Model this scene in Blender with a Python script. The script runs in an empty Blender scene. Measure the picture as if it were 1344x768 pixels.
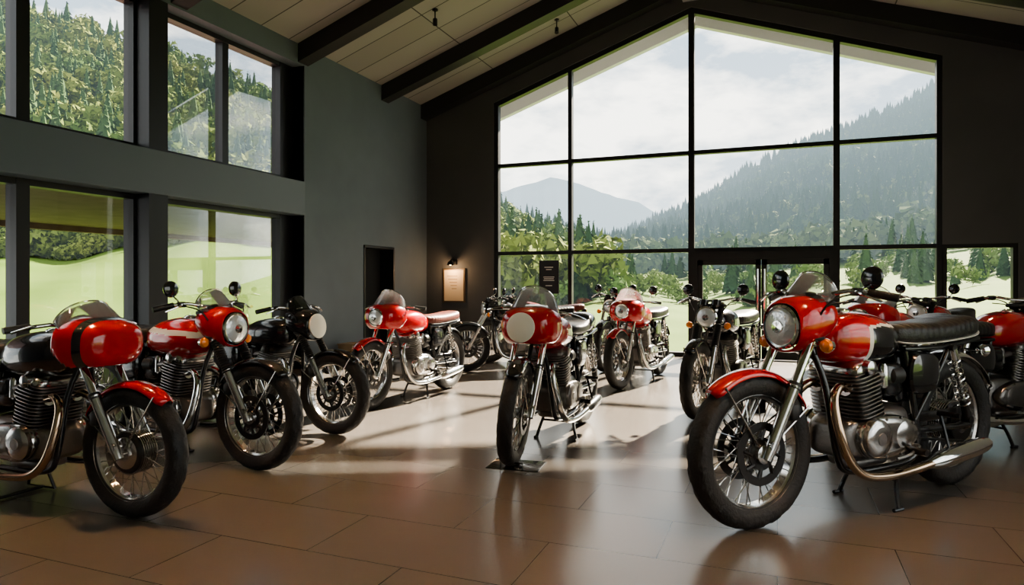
import bpy, bmesh, math, random
import numpy as np
from mathutils import Vector, Matrix
random.seed(7)
rng = np.random.default_rng(11)
S = bpy.context.scene
COL = S.collection
pi = math.pi
EYE = 1.22
YAW = math.radians(21.6)

def W(r, d, z=0.0):
    """site survey coordinates (r right, d forward of the survey axis) -> room coordinates"""
    return (-math.sin(YAW)*d + math.cos(YAW)*r, math.cos(YAW)*d + math.sin(YAW)*r, z)

# ------------------------------------------------------------------ materials
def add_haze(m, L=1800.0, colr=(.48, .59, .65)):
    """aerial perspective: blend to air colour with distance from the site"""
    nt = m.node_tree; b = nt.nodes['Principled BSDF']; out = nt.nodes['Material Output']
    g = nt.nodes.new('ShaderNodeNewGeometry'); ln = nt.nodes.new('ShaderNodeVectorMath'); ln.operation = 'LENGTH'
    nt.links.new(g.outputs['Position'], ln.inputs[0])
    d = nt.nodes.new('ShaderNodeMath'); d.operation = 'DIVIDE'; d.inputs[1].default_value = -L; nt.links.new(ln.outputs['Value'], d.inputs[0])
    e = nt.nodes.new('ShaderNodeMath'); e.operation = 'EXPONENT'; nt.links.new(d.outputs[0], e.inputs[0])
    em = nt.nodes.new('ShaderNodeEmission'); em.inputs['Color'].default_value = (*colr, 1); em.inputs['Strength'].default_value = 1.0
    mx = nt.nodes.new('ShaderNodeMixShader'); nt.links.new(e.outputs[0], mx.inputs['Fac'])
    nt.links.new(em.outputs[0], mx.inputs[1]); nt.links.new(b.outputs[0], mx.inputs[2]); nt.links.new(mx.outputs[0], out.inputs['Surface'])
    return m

def mat(name, col, rough=0.5, metal=0.0, coat=0.0, bump=None, var=None, spec=0.5, emis=None, estr=0.0):
    m = bpy.data.materials.new(name); m.use_nodes = True
    nt = m.node_tree; b = nt.nodes['Principled BSDF']
    b.inputs['Base Color'].default_value = (*col, 1)
    b.inputs['Roughness'].default_value = rough
    b.inputs['Metallic'].default_value = metal
    b.inputs['Coat Weight'].default_value = coat
    b.inputs['Coat Roughness'].default_value = 0.03
    b.inputs['Specular IOR Level'].default_value = spec
    if emis:
        b.inputs['Emission Color'].default_value = (*emis, 1); b.inputs['Emission Strength'].default_value = estr
    if bump or var:
        tc = nt.nodes.new('ShaderNodeTexCoord')
        n = nt.nodes.new('ShaderNodeTexNoise'); nt.links.new(tc.outputs['Object'], n.inputs['Vector'])
        n.inputs['Scale'].default_value = (bump or var)[0]; n.inputs['Detail'].default_value = 5
        if bump:
            bp = nt.nodes.new('ShaderNodeBump'); bp.inputs['Strength'].default_value = bump[1]; bp.inputs['Distance'].default_value = 0.02
            nt.links.new(n.outputs['Fac'], bp.inputs['Height']); nt.links.new(bp.outputs['Normal'], b.inputs['Normal'])
        if var:
            n2 = nt.nodes.new('ShaderNodeTexNoise'); nt.links.new(tc.outputs['Object'], n2.inputs['Vector'])
            n2.inputs['Scale'].default_value = var[0]; n2.inputs['Detail'].default_value = 6
            cr = nt.nodes.new('ShaderNodeValToRGB')
            cr.color_ramp.elements[0].position = 0.35; cr.color_ramp.elements[1].position = 0.65
            cr.color_ramp.elements[0].color = (*col, 1); cr.color_ramp.elements[1].color = (*var[1], 1)
            nt.links.new(n2.outputs['Fac'], cr.inputs['Fac']); nt.links.new(cr.outputs['Color'], b.inputs['Base Color'])
    return m

def glassmat(name, tint, refl, rough=0.0, body=0.0):
    m = bpy.data.materials.new(name); m.use_nodes = True
    nt = m.node_tree; nt.nodes.remove(nt.nodes['Principled BSDF'])
    out = nt.nodes['Material Output']
    t = nt.nodes.new('ShaderNodeBsdfTransparent'); t.inputs['Color'].default_value = (*tint, 1)
    g = nt.nodes.new('ShaderNodeBsdfGlossy'); g.inputs['Roughness'].default_value = rough
    fr = nt.nodes.new('ShaderNodeFresnel'); fr.inputs['IOR'].default_value = 1.45
    mu = nt.nodes.new('ShaderNodeMath'); mu.operation = 'MULTIPLY'; mu.inputs[1].default_value = refl
    mx = nt.nodes.new('ShaderNodeMixShader')
    nt.links.new(fr.outputs[0], mu.inputs[0]); nt.links.new(mu.outputs[0], mx.inputs['Fac'])
    nt.links.new(t.outputs[0], mx.inputs[1]); nt.links.new(g.outputs[0], mx.inputs[2])
    last = mx
    if body:
        tr = nt.nodes.new('ShaderNodeBsdfTranslucent'); tr.inputs['Color'].default_value = (.9, .95, .95, 1)
        m2 = nt.nodes.new('ShaderNodeMixShader'); m2.inputs['Fac'].default_value = body
        nt.links.new(mx.outputs[0], m2.inputs[1]); nt.links.new(tr.outputs[0], m2.inputs[2]); last = m2
    nt.links.new(last.outputs[0], out.inputs['Surface'])
    return m

M = dict(
    red=mat('red_paint', (0.50, 0.003, 0.007), 0.2, 0, 1.0),
    darkred=mat('dark_red_paint', (0.30, 0.008, 0.010), 0.25, 0, 0.8),
    black=mat('black_paint', (0.008, 0.008, 0.010), 0.2, 0, 1.0),
    white=mat('white_paint', (0.78, 0.76, 0.70), 0.35, 0, 0.3),
    cream=mat('cream_plate', (0.92, 0.87, 0.74), 0.45),
    rubber=mat('tyre_rubber', (0.017, 0.016, 0.015), 0.6, bump=(60, 0.25)),
    grip=mat('grip_rubber', (0.012, 0.012, 0.012), 0.5),
    chrome=mat('chrome', (0.86, 0.85, 0.83), 0.08, 1),
    alu=mat('polished_aluminium', (0.68, 0.66, 0.64), 0.18, 1, bump=(9, 0.05)),
    cast=mat('cast_aluminium', (0.26, 0.245, 0.235), 0.36, 0.95, bump=(70, 0.15)),
    dark=mat('dark_engine_metal', (0.05, 0.048, 0.047), 0.3, 0.8),
    bronze=mat('heat_tinted_pipe', (0.60, 0.44, 0.31), 0.12, 1),
    frame=mat('black_frame_enamel', (0.011, 0.011, 0.012), 0.25, 0, 0.5),
    leather=mat('black_leather', (0.015, 0.014, 0.014), 0.38, bump=(120, 0.2)),
    brownleather=mat('brown_leather', (0.16, 0.035, 0.022), 0.5, bump=(120, 0.2)),
    amber=mat('amber_lens', (0.95, 0.26, 0.02), 0.2, 0, 0.5),
    tail=mat('red_lens', (0.5, 0.01, 0.01), 0.15, 0, 0.5),
    lens=mat('headlight_lens', (0.85, 0.87, 0.88), 0.1, 0.5, 0.8, bump=(40, 0.3)),
    screen=glassmat('clear_windscreen', (0.95, 0.965, 0.965), 1.6, 0.02, .13),
    smoke=glassmat('smoked_windscreen', (0.42, 0.43, 0.44), 1.4, 0.03, .03),
    glass=glassmat('window_glass', (0.98, 0.99, 0.985), 0.5),
    gauge=mat('gauge_face', (0.03, 0.03, 0.03), 0.1, 0, 0.5),
)

# ------------------------------------------------------------------ mesh builder
def frame_of(dv):
    dv = Vector(dv).normalized()
    up = Vector((0, 0, 1)) if abs(dv.z) < 0.9 else Vector((1, 0, 0))
    a = up.cross(dv).normalized(); b = dv.cross(a)
    return dv, a, b

def cr(pts, k):
    """catmull-rom resample of rows"""
    P = np.array(pts, float); n = len(P); out = []
    for i in range(n-1):
        p0 = P[max(i-1, 0)]; p1 = P[i]; p2 = P[i+1]; p3 = P[min(i+2, n-1)]
        for j in range(k):
            t = j/k
            out.append(0.5*((2*p1)+(-p0+p2)*t+(2*p0-5*p1+4*p2-p3)*t*t+(-p0+3*p1-3*p2+p3)*t**3))
    out.append(P[-1]); return out

class MB:
    def __init__(s): s.v = []; s.f = []; s.m = []
    def add(s, vs, fs, mt=0):
        o = len(s.v); s.v += [tuple(float(c) for c in p) for p in vs]
        s.f += [tuple(i+o for i in f) for f in fs]; s.m += [mt]*len(fs); return s
    def rings(s, R, mt=0, cap=(True, True), closed=False, loop=True):
        n = len(R[0]); k = len(R); vs = [p for r in R for p in r]; fs = []
        for i in range(k if closed else k-1):
            a = i*n; b = ((i+1) % k)*n
            for j in range(n if loop else n-1):
                j2 = (j+1) % n; fs.append((a+j, a+j2, b+j2, b+j))
        if not closed and loop:
            if cap[0]: fs.append(tuple(range(n)))
            if cap[1]: fs.append(tuple((k-1)*n+i for i in range(n)))
        return s.add(vs, fs, mt)
    def lathe(s, o, dv, prof, n=20, mt=0, closed=False, cap=(True, True)):
        dv, a, b = frame_of(dv); o = Vector(o); R = []
        for (h, r) in prof:
            r = max(r, 1e-4)
            R.append([o+dv*h+(a*math.cos(2*pi*j/n)+b*math.sin(2*pi*j/n))*r for j in range(n)])
        return s.rings(R, mt, cap, closed)
    def cyl(s, p, q, r, n=14, mt=0, r2=None):
        p = Vector(p); q = Vector(q); L = (q-p).length
        return s.lathe(p, q-p, [(0, r), (L, r if r2 is None else r2)], n, mt)
    def tube(s, pts, r, n=8, mt=0, k=0, closed=False):
        if k:
            rr = r if isinstance(r, (list, tuple)) else [r]*len(pts)
            rows = cr([(*p, q) for p, q in zip(pts, rr)], k); pts = [x[:3] for x in rows]; r = [x[3] for x in rows]
        P = [Vector(p) for p in pts]; N = len(P)
        if not isinstance(r, (list, tuple)): r = [r]*N
        R = []; prev = None
        for i in range(N):
            if closed: t = P[(i+1) % N]-P[i-1]
            else: t = P[min(i+1, N-1)]-P[max(i-1, 0)]
            t.normalize()
            if prev is None: _, a, _ = frame_of(t)
            else:
                a = prev-t*prev.dot(t); a.normalize()
            prev = a; b = t.cross(a)
            R.append([P[i]+(a*math.cos(2*pi*j/n)+b*math.sin(2*pi*j/n))*r[i] for j in range(n)])
        return s.rings(R, mt, closed=closed)
    def box(s, c, d, mt=0):
        x, y, z = c; a, b, h = d[0]/2, d[1]/2, d[2]/2
        v = [(x+i*a, y+j*b, z+k*h) for i in (-1, 1) for j in (-1, 1) for k in (-1, 1)]
        return s.add(v, [(0, 1, 3, 2), (4, 6, 7, 5), (0, 4, 5, 1), (2, 3, 7, 6), (0, 2, 6, 4), (1, 5, 7, 3)], mt)
    def bx(s, x0, x1, y0, y1, z0, z1, mt=0):
        return s.box(((x0+x1)/2, (y0+y1)/2, (z0+z1)/2), (abs(x1-x0), abs(y1-y0), abs(z1-z0)), mt)
    def rbox(s, c, d, bv=0.01, mt=0, e=6, n=24, rot=None):
        R = []
        hz = d[2]/2
        for (z, i) in ((-hz, bv), (-hz+bv*.4, bv*.35), (-hz+bv, 0), (hz-bv, 0), (hz-bv*.4, bv*.35), (hz, bv)):
            ring = []
            for j in range(n):
                a = 2*pi*j/n; ca, sa = math.cos(a), math.sin(a)
                p = Vector(((d[0]/2-i)*math.copysign(abs(ca)**(2/e), ca), (d[1]/2-i)*math.copysign(abs(sa)**(2/e), sa), z))
                if rot is not None: p = rot @ p
                ring.append(p+Vector(c))
            R.append(ring)
        return s.rings(R, mt)
    def prism_y(s, pts, y0, y1, mt=0):
        n = len(pts); v = [(x, y0, z) for x, z in pts]+[(x, y1, z) for x, z in pts]
        fs = [tuple(range(n)), tuple(range(n, 2*n))]+[(i, (i+1) % n, n+(i+1) % n, n+i) for i in range(n)]
        return s.add(v, fs, mt)
    def cull(s, test):
        keep = [i for i, f in enumerate(s.f) if not test(np.mean([s.v[k] for k in f], axis=0))]
        s.f = [s.f[i] for i in keep]; s.m = [s.m[i] for i in keep]
    def mesh(s, name, mats, smooth=True, ang=38, recalc=True):
        me = bpy.data.meshes.new(name); me.from_pydata(s.v, [], s.f)
        for m in mats: me.materials.append(m)
        me.polygons.foreach_set('material_index', s.m); me.update()
        if recalc:
            bm = bmesh.new(); bm.from_mesh(me)
            loose = [v for v in bm.verts if not v.link_faces]
            if loose: bmesh.ops.delete(bm, geom=loose, context='VERTS')
            bmesh.ops.recalc_face_normals(bm, faces=bm.faces); bm.to_mesh(me); bm.free()
        if smooth:
            me.shade_smooth(); me.set_sharp_from_angle(angle=math.radians(ang))
        return me

def obj(name, me, parent=None, solid=0):
    o = bpy.data.objects.new(name, me); COL.objects.link(o)
    if parent: o.parent = parent
    if solid:
        md = o.modifiers.new('thickness', 'SOLIDIFY'); md.thickness = solid; md.offset = 0
    return o

def empty(name, parent=None):
    e = bpy.data.objects.new(name, None); e.empty_display_size = 0.2; COL.objects.link(e)
    if parent: e.parent = parent
    return e

def sring(x, hw, z0, z1, e=2.6, n=40):
    o = []
    for j in range(n):
        a = 2*pi*j/n; c, s_ = math.cos(a), math.sin(a)
        o.append((x, hw*math.copysign(abs(c)**(2/e), c), (z0+z1)/2+(z1-z0)/2*math.copysign(abs(s_)**(2/e), s_)))
    return o

# ------------------------------------------------------------------ motorcycle parts
WR = 0.335
FA = Vector((0.72, 0, WR)); RA = Vector((-0.70, 0, WR))

def b_tire(w):
    mb = MB(); n = 120; R = []
    prof = [(-.30, .238), (-.42, .255), (-.50, .285), (-.46, .310), (-.34, .324), (-.17, .331), (0, .333), (.17, .331), (.34, .324), (.46, .310), (.50, .285), (.42, .255), (.30, .238)]
    for i in range(n):
        a = 2*pi*i/n; ring = []
        for k, (y, r) in enumerate(prof):
            if 3 <= k <= 9 and ((i//2 + k) % 3 == 0): r -= 0.006
            ring.append((r*math.cos(a), y*w, r*math.sin(a)))
        R.append(ring)
    mb.rings(R, 0, closed=True); return mb

def b_rim():
    mb = MB()
    prof = [(-.032, .260), (-.036, .246), (-.026, .238), (-.018, .228), (.018, .228), (.026, .238), (.036, .246), (.032, .260), (.02, .244), (-.02, .244)]
    mb.lathe((0, 0, 0), (0, 1, 0), prof, 72, 0, closed=True); return mb

def b_spokes():
    mb = MB(); N = 40
    for i in range(N):
        a = 2*pi*i/N; side = 1 if i % 2 else -1
        off = (0.62 if (i//2) % 2 else -0.62)
        h = (0.05*math.cos(a+off), side*.034, 0.05*math.sin(a+off)); r = (0.234*math.cos(a), side*.006, 0.234*math.sin(a))
        mb.tube([h, r], 0.0026, 5)
    return mb

def b_hub(kind):
    mb = MB(); Y = (0, 1, 0)
    mb.lathe((0, 0, 0), Y, [(-.06, .018), (-.055, .03), (-.042, .032), (-.04, .056), (-.032, .058), (-.026, .034), (.026, .034), (.032, .058), (.04, .056), (.042, .032), (.055, .03), (.06, .018)], 24, 0)
    mb.cyl((0, -.115, 0), (0, .115, 0), 0.010, 10, 0)
    if kind == 'disc':
        for sd in (-1, 1):
            y = sd*.060
            mb.lathe((0, y, 0), Y, [(-.003, .135), (.003, .135), (.003, .100), (-.003, .100)], 40, 2, closed=True)
            mb.lathe((0, y-.0*sd, 0), Y, [(-.002, .030), (-.004, .070), (.004, .070), (.002, .030)], 24, 2)
            for i in range(8):
                a = 2*pi*i/8
                mb.tube([(0.06*math.cos(a), y, .06*math.sin(a)), (.105*math.cos(a+.2), y, .105*math.sin(a+.2))], .008, 6, 2)
            mb.lathe((0, y, 0), (0, sd, 0), [(.003, .045), (.02, .040), (.026, .025), (.026, 0)], 20, 0)
    else:
        mb.lathe((0, 0, 0), Y, [(-.055, .05), (-.055, .095), (-.045, .105), (.045, .105), (.055, .095), (.055, .05)], 32, 2)
        for k in range(7):
            y = -.036+k*.012
            mb.lathe((0, y, 0), Y, [(-.002, .10), (-.002, .112), (.002, .112), (.002, .10)], 32, 0)
        mb.lathe((0, 0, 0), Y, [(.055, .08), (.060, .07), (.060, .03)], 24, 0)
        mb.lathe((0, 0, 0), Y, [(-.055, .08), (-.060, .07), (-.060, .03)], 24, 0)
    return mb

def b_sprocket():
    mb = MB()
    mb.lathe((0, .075, 0), (0, 1, 0), [(-.003, .095), (.003, .095), (.003, .05), (-.003, .05)], 36, 0, closed=True)
    return mb

FT = Vector((0.360, 0, 0.975))
def fpt(t, y=0, dx=0):  # along fork leg 0=axle .. 1=top
    p = FA.lerp(FT, t); return (p.x+dx, y, p.z)

def b_fork(gaiter):
    mb = MB()
    for sd in (-1, 1):
        y = sd*.095
        mb.tube([fpt(-.03, y), fpt(.05, y), fpt(.42, y), fpt(.44, y)], [.022, .027, .027, .030], 14, 0)
        mb.tube([fpt(.42, y), fpt(1.0, y)], .0195, 14, 1)
        if gaiter:
            pts = [fpt(.42+.30*i/28, y) for i in range(29)]; mb.tube(pts, [.033 if i % 2 else .026 for i in range(29)], 12, 2)
        else:
            mb.tube([fpt(.42, y), fpt(.46, y)], .0285, 12, 2)
        mb.lathe(fpt(.06, y), (0, 1, 0), [(-.022, .018), (-.022, .026), (.022, .026), (.022, .018)], 12, 0)
        mb.rbox(fpt(.27, y*1.0, -.045), (.05, .05, .075), .01, 2)   # caliper
        mb.tube([fpt(.74, y), fpt(.98, y)], .027, 12, 2)   # headlamp ears
        mb.tube([fpt(.985, y), fpt(1.02, y)], [.024, .02], 12, 1)
    for t in (.76, .985):
        mb.rbox(fpt(t, 0, -.012), (.085, .25, .028), .008, 2)
    mb.tube([fpt(.76, 0, -.035), fpt(1.0, 0, -.035)], .024, 12, 2)
    return mb

def arc_fender(c, r, a0, a1, hw, n=28, mt=0, lip=.03):
    mb = MB(); R = []
    for i in range(n+1):
        a = a0+(a1-a0)*i/n
        e = min(1, min(i, n-i)/2.5+.55)
        ring = []
        for k in range(9):
            u = -1+k/4
            rr = r+.012-lip*abs(u)**3.0
            ring.append((c[0]+rr*math.cos(a), hw*u*e, c[2]+rr*math.sin(a)))
        R.append(ring)
    mb.rings(R, mt, loop=False); return mb

def b_fstays():
    mb = MB()
    for sd in (-1, 1):
        for a in (1.0, 2.6):
            R0 = .345
            mb.tube([(FA.x+.05*math.cos(a), sd*.078, FA.z+.03), (FA.x+R0*math.cos(a), sd*.052, FA.z+R0*math.sin(a))], .0045, 6)
    return mb

HX, HZ = 0.485, 0.862
def b_headlight(r=.092, dx=0, dz=0):
    mb = MB(); o = (HX+dx, 0, HZ+dz); X = (1, 0, 0)
    mb.lathe(o, X, [(-.10, .015), (-.095, .04), (-.075, .068), (-.04, r*.93), (0, r)], 28, 0)
    mb.lathe(o, X, [(0, r*.98), (0, r+.006), (.014, r+.006), (.022, r-.002), (.02, r-.010), (.0, r-.012)], 32, 1)
    mb.lathe(o, X, [(.016, r-.008), (.026, r*.75), (.033, r*.4), (.035, 0)], 32, 2, cap=(True, False))
    mb.lathe(o, X, [(.030, .030), (.040, .028), (.042, .0)], 14, 1)
    return mb

def b_bars(kind):
    mb = MB()
    if kind == 'clip':
        for sd in (-1, 1):
            mb.tube([(.36, sd*.09, .965), (.335, sd*.16, .975), (.29, sd*.35, .955)], .011, 10, 0)
            mb.tube([(.312, sd*.245, .969), (.286, sd*.355, .955)], .017, 12, 1)
            mb.tube([(.325, sd*.22, .975), (.355, sd*.27, .97), (.335, sd*.35, .945)], .006, 6, 0, k=3)
    else:
        mb.tube([(.23, .33, .995), (.27, .25, 1.015), (.32, .18, 1.025), (.35, .10, 1.01), (.352, .0, 1.005), (.35, -.10, 1.01), (.32, -.18, 1.025), (.27, -.25, 1.015), (.23, -.33, .995)], .011, 10, 0, k=4)
        for sd in (-1, 1):
            mb.tube([(.275, sd*.24, 1.017), (.226, sd*.345, .992)], .018, 12, 1)
            mb.tube([(.31, sd*.205, 1.025), (.345, sd*.25, 1.015), (.315, sd*.33, .98)], .006, 6, 0, k=3)
            mb.rbox((.30, sd*.205, 1.020), (.035, .05, .035), .006, 1)
            mb.tube([(.31, sd*.22, 1.015), (.42, sd*.17, .98), (.44, sd*.10, .86), (.37, sd*.05, .74)], .0045, 6, 1, k=5)
    mb.tube([(.30, .2, .98), (.41, .12, .95), (.43, .03, .80), (.33, .03, .68)], .0045, 6, 1, k=5)
    for sd in (-1, 1):
        mb.lathe((.40, sd*.055, .985), (-.45, 0, 1), [(-.045, .025), (-.03, .04), (.018, .042), (.022, .036)], 20, 2)
        mb.lathe((.40, sd*.055, .985), (-.45, 0, 1), [(.018, .042), (.024, .042), (.024, .036)], 20, 0)
    return mb

def b_mirrors(h):
    mb = MB()
    for sd in (-1, 1):
        b = (.29, sd*.215, 1.025); t = (.26, sd*.240, 1.045+h)
        mb.tube([b, (.30, sd*.235, 1.035+h*.45), t], .005, 8, 0, k=4)
        dv = (1, 0, .06); c = (t[0], t[1]+sd*.010, t[2]+.04)
        mb.lathe(c, dv, [(-.010, .0), (-.010, .046), (0, .052), (.010, .049), (.018, .036), (.022, .012), (.023, 0)], 26, 1)
        mb.lathe(c, dv, [(-.0115, .0), (-.0115, .044), (-.010, .044)], 26, 0)
    return mb

def b_indicators(front):
    mb = MB()
    x, z = (.45, .79) if front else (-.72, .72)
    for sd in (-1, 1):
        mb.tube([(x, sd*.08, z), (x, sd*.15, z)], .007, 8, 0)
        mb.lathe((x, sd*.17, z), (1 if front else -1, 0, 0), [(-.03, .008), (-.025, .024), (0, .032)], 18, 0)
        mb.lathe((x, sd*.17, z), (1 if front else -1, 0, 0), [(0, .031), (.014, .026), (.022, .010), (.023, 0)], 18, 1)
    return mb

TANK = [(.335, .035, .835, .78), (.325, .065, .872, .745), (.29, .108, .902, .71), (.22, .132, .922, .69), (.10, .143, .930, .68), (-.03, .134, .912, .68), (-.12, .110, .880, .69), (-.17, .082, .855, .705), (-.19, .04, .83, .73)]
def b_tank(style):
    mb = MB(); st = cr(TANK, 10); n = 96
    R = [sring(x, hw, z0, z1, 2.5, n) for x, hw, z1, z0 in st]
    mb.rings(R, 0)
    for i, f in enumerate(mb.f):
        if len(f) > 4: continue
        c = np.mean([mb.v[k] for k in f], axis=0); x, y, z = c
        if style == 'panel':
            top = .862-.10*abs(x-.02)
            if abs(y) > .05 and -.17 < x < .10 and z < top: mb.m[i] = 1
            if abs(y) > .05 and (-.19 < x < .125 and z < top+.014) and mb.m[i] == 0: mb.m[i] = 2
        elif style == 'band':
            if abs(y) > .06 and abs(z-(.845-.06*(x))) < .018: mb.m[i] = 2
        elif style == 'knee':
            if abs(y) > .05 and -.18 < x < .06 and z < .83: mb.m[i] = 1
    return mb

def b_cap():
    mb = MB(); mb.lathe((.14, 0, .926), (0, 0, 1), [(-.004, .042), (.008, .042), (.014, .034), (.02, .018), (.02, 0)], 24, 0)
    return mb

def b_seat(kind):
    mb = MB()
    if kind == 'long':
        st = cr([(-.135, .05, .84, .79), (-.16, .10, .862, .765), (-.28, .125, .866, .755), (-.45, .132, .866, .758), (-.62, .132, .878, .768), (-.76, .12, .89, .782), (-.82, .09, .888, .80), (-.84, .04, .86, .82)], 12)
        R = []
        for x, hw, z1, z0 in st:
            if -.76 < x < -.2: q = abs(math.sin((x+.2)*pi/.045)); z1 += .007*q-.004; hw += .003*q
            R.append(sring(x, hw, z0, z1, 3.2, 40))
        mb.rings(R, 0)
        R = [sring(x, hw+.003, z0+.008, z0+.020, 3.2, 40) for x, hw, z1, z0 in st[6:-6]]
        mb.rings(R, 1)
    else:
        st = cr([(-.14, .05, .83, .79), (-.17, .10, .852, .765), (-.3, .125, .848, .755), (-.45, .13, .856, .76), (-.55, .12, .89, .775), (-.58, .07, .895, .79)], 10)
        mb.rings([sring(x, hw, z0, z1, 3, 40) for x, hw, z1, z0 in st], 0)
    return mb

def b_tailcowl():
    mb = MB()
    st = cr([(-.50, .10, .84, .765), (-.52, .128, .87, .755), (-.60, .132, .915, .76), (-.70, .12, .925, .775), (-.80, .09, .90, .795), (-.86, .055, .87, .81), (-.875, .02, .85, .825)], 7)
    mb.rings([sring(x, hw, z0, z1, 2.5, 36) for x, hw, z1, z0 in st], 0); return mb

def b_frame():
    mb = MB(); r = .0155
    mb.tube([(.40, 0, .74), (.335, 0, .93)], .03, 12)
    mb.tube([(.36, 0, .85), (.1, 0, .80), (-.2, 0, .74)], .02, 10, k=4)
    for sd in (-1, 1):
        mb.tube([(.375, sd*.02, .78), (.335, sd*.07, .60), (.30, sd*.10, .30), (.24, sd*.115, .215), (.0, sd*.12, .205), (-.22, sd*.115, .22), (-.27, sd*.11, .32), (-.24, sd*.10, .55), (-.20, sd*.09, .74)], r, 10, k=4)
        mb.tube([(-.18, sd*.10, .745), (-.5, sd*.115, .745), (-.80, sd*.10, .775)], .013, 10, k=4)
        mb.tube([(-.25, sd*.11, .40), (-.42, sd*.12, .62), (-.52, sd*.12, .75)], .012, 10, k=3)
        mb.tube([(-.24, sd*.085, .345), (-.5, sd*.092, .335), (-.715, sd*.10, WR)], .018, 10)
        mb.rbox((-.705, sd*.10, WR), (.07, .02, .045), .006)
        mb.tube([(-.12, sd*.10, .29), (-.12, sd*.24, .285)], .011, 8)      # pegs
        mb.tube([(-.12, sd*.17, .286), (-.12, sd*.25, .284)], .017, 10)
        mb.tube([(-.42, sd*.12, .42), (-.43, sd*.22, .42)], .013, 8)
    mb.rbox((-.30, 0, .60), (.26, .16, .24), .02)
    mb.rbox((-.12, 0, .60), (.14, .20, .16), .02)
    return mb

def b_shocks():
    mb = MB()
    for sd in (-1, 1):
        a = Vector((-.655, sd*.13, .37)); b = Vector((-.515, sd*.13, .735)); dv = (b-a); _, u, w = frame_of(dv)
        mb.tube([a, b], .013, 10, 0); mb.tube([a.lerp(b, .0), a.lerp(b, .28)], .02, 12, 1); mb.tube([a.lerp(b, .86), b], .026, 12, 0)
        pts = []
        for i in range(97):
            t = i/96; an = t*2*pi*8; pts.append(a.lerp(b, .2+.68*t)+(u*math.cos(an)+w*math.sin(an))*.027)
        mb.tube(pts, .0048, 6, 0)
        for p in (a, b): mb.cyl(p+Vector((0, -.02, 0)), p+Vector((0, .02, 0)), .02, 12, 1)
    return mb

def b_cases():
    mb = MB()
    st = cr([(-.23, .07, .45, .27), (-.21, .105, .47, .245), (-.10, .125, .485, .235), (.06, .13, .47, .235), (.19, .12, .44, .25), (.245, .09, .41, .27), (.255, .05, .38, .30)], 5)
    mb.rings([sring(x, hw, z0, z1, 4, 36) for x, hw, z1, z0 in st], 0)
    mb.rbox((.02, 0, .222), (.26, .16, .045), .012, 0)
    for sd in (-1, 1):
        Y = (0, sd, 0)
        R = []
        for (y, s_) in ((.118, 1.0), (.150, 1.0), (.163, .95), (.170, .84), (.172, .6)):
            ring = []
            for j in range(40):
                a = 2*pi*j/40; ca, sa = math.cos(a), math.sin(a)
                rz = .098+(.022*ca)
                ring.append((-.005+.205*s_*math.copysign(abs(ca)**.8, ca), sd*y, .355+rz*s_*sa))
            R.append(ring)
        mb.rings(R, 1)
        mb.lathe((.115, sd*.160, .36), Y, [(0, .088), (.02, .086), (.030, .076), (.034, .05), (.034, 0)], 32, 1)
        mb.lathe((.115, sd*.192, .36), Y, [(0, .03), (.005, .028), (.006, 0)], 20, 0)
        mb.lathe((-.085, sd*.160, .355), Y, [(0, .066), (.012, .064), (.018, .05), (.018, 0)], 28, 1)
        for i in range(10):
            a = 2*pi*i/10; mb.lathe((-.005+.175*math.cos(a), sd*.160, .355+.088*math.sin(a)), Y, [(0, .007), (.012, .007), (.012, 0)], 8, 0)
        mb.tube([(-.16, sd*.16, .30), (-.16, sd*.19, .30), (-.07, sd*.20, .27), (.02, sd*.20, .262)], .007, 8, 0, k=3)
    return mb

def b_cyl():
    mb = MB(); rot = Matrix.Rotation(math.radians(12), 4, 'Y'); c0 = Vector((.085, 0, .44))
    def ring(z, a, b, e=4.5, n=40):
        o = []
        for j in range(n):
            t = 2*pi*j/n; ca, sa = math.cos(t), math.sin(t)
            p = Vector((a*math.copysign(abs(ca)**(2/e), ca), b*math.copysign(abs(sa)**(2/e), sa), z)); o.append(rot @ p+c0)
        return o
    R = []; z = 0
    for i in range(8):
        R += [ring(z, .068, .118), ring(z+.0005, .092, .150), ring(z+.0065, .092, .150), ring(z+.007, .068, .118)]; z += .0185
    mb.rings(R, 0)
    R = []; z += .004
    for i in range(5):
        s_ = 1.0-.03*i
        R += [ring(z, .075, .12), ring(z+.0005, .105*s_, .158*s_), ring(z+.007, .105*s_, .158*s_), ring(z+.0075, .075, .12)]; z += .0165
    mb.rings(R, 1)
    mb.rings([ring(z-.006, .085, .14), ring(z+.012, .085, .14), ring(z+.03, .072, .128), ring(z+.04, .05, .105)], 2)
    for sd in (-1, 1):
        mb.lathe(rot @ Vector((0, sd*.13, z+.008))+c0, (0, sd, 0), [(0, .035), (.03, .033), (.036, .022), (.036, 0)], 20, 2)
        p = Vector((-.03, sd*.075, .625))
        mb.tube([p+Vector((.06, 0, .01)), p, p+Vector((-.06, 0, -.005))], [.024, .022, .024], 14, 1)
        mb.lathe(p+Vector((-.03, 0, -.06)), (0, 0, 1), [(0, .018), (.01, .026), (.05, .026), (.10, .024), (.115, .015)], 16, 2)
        mb.lathe(p+Vector((-.06, 0, -.005)), (-1, 0, 0), [(0, .03), (.01, .042), (.08, .046), (.09, .03)], 18, 3)
        mb.tube([(.14, sd*.05, .69), (.19, sd*.06, .73), (.12, sd*.05, .77)], .005, 6, 3, k=3)
    return mb

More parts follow.
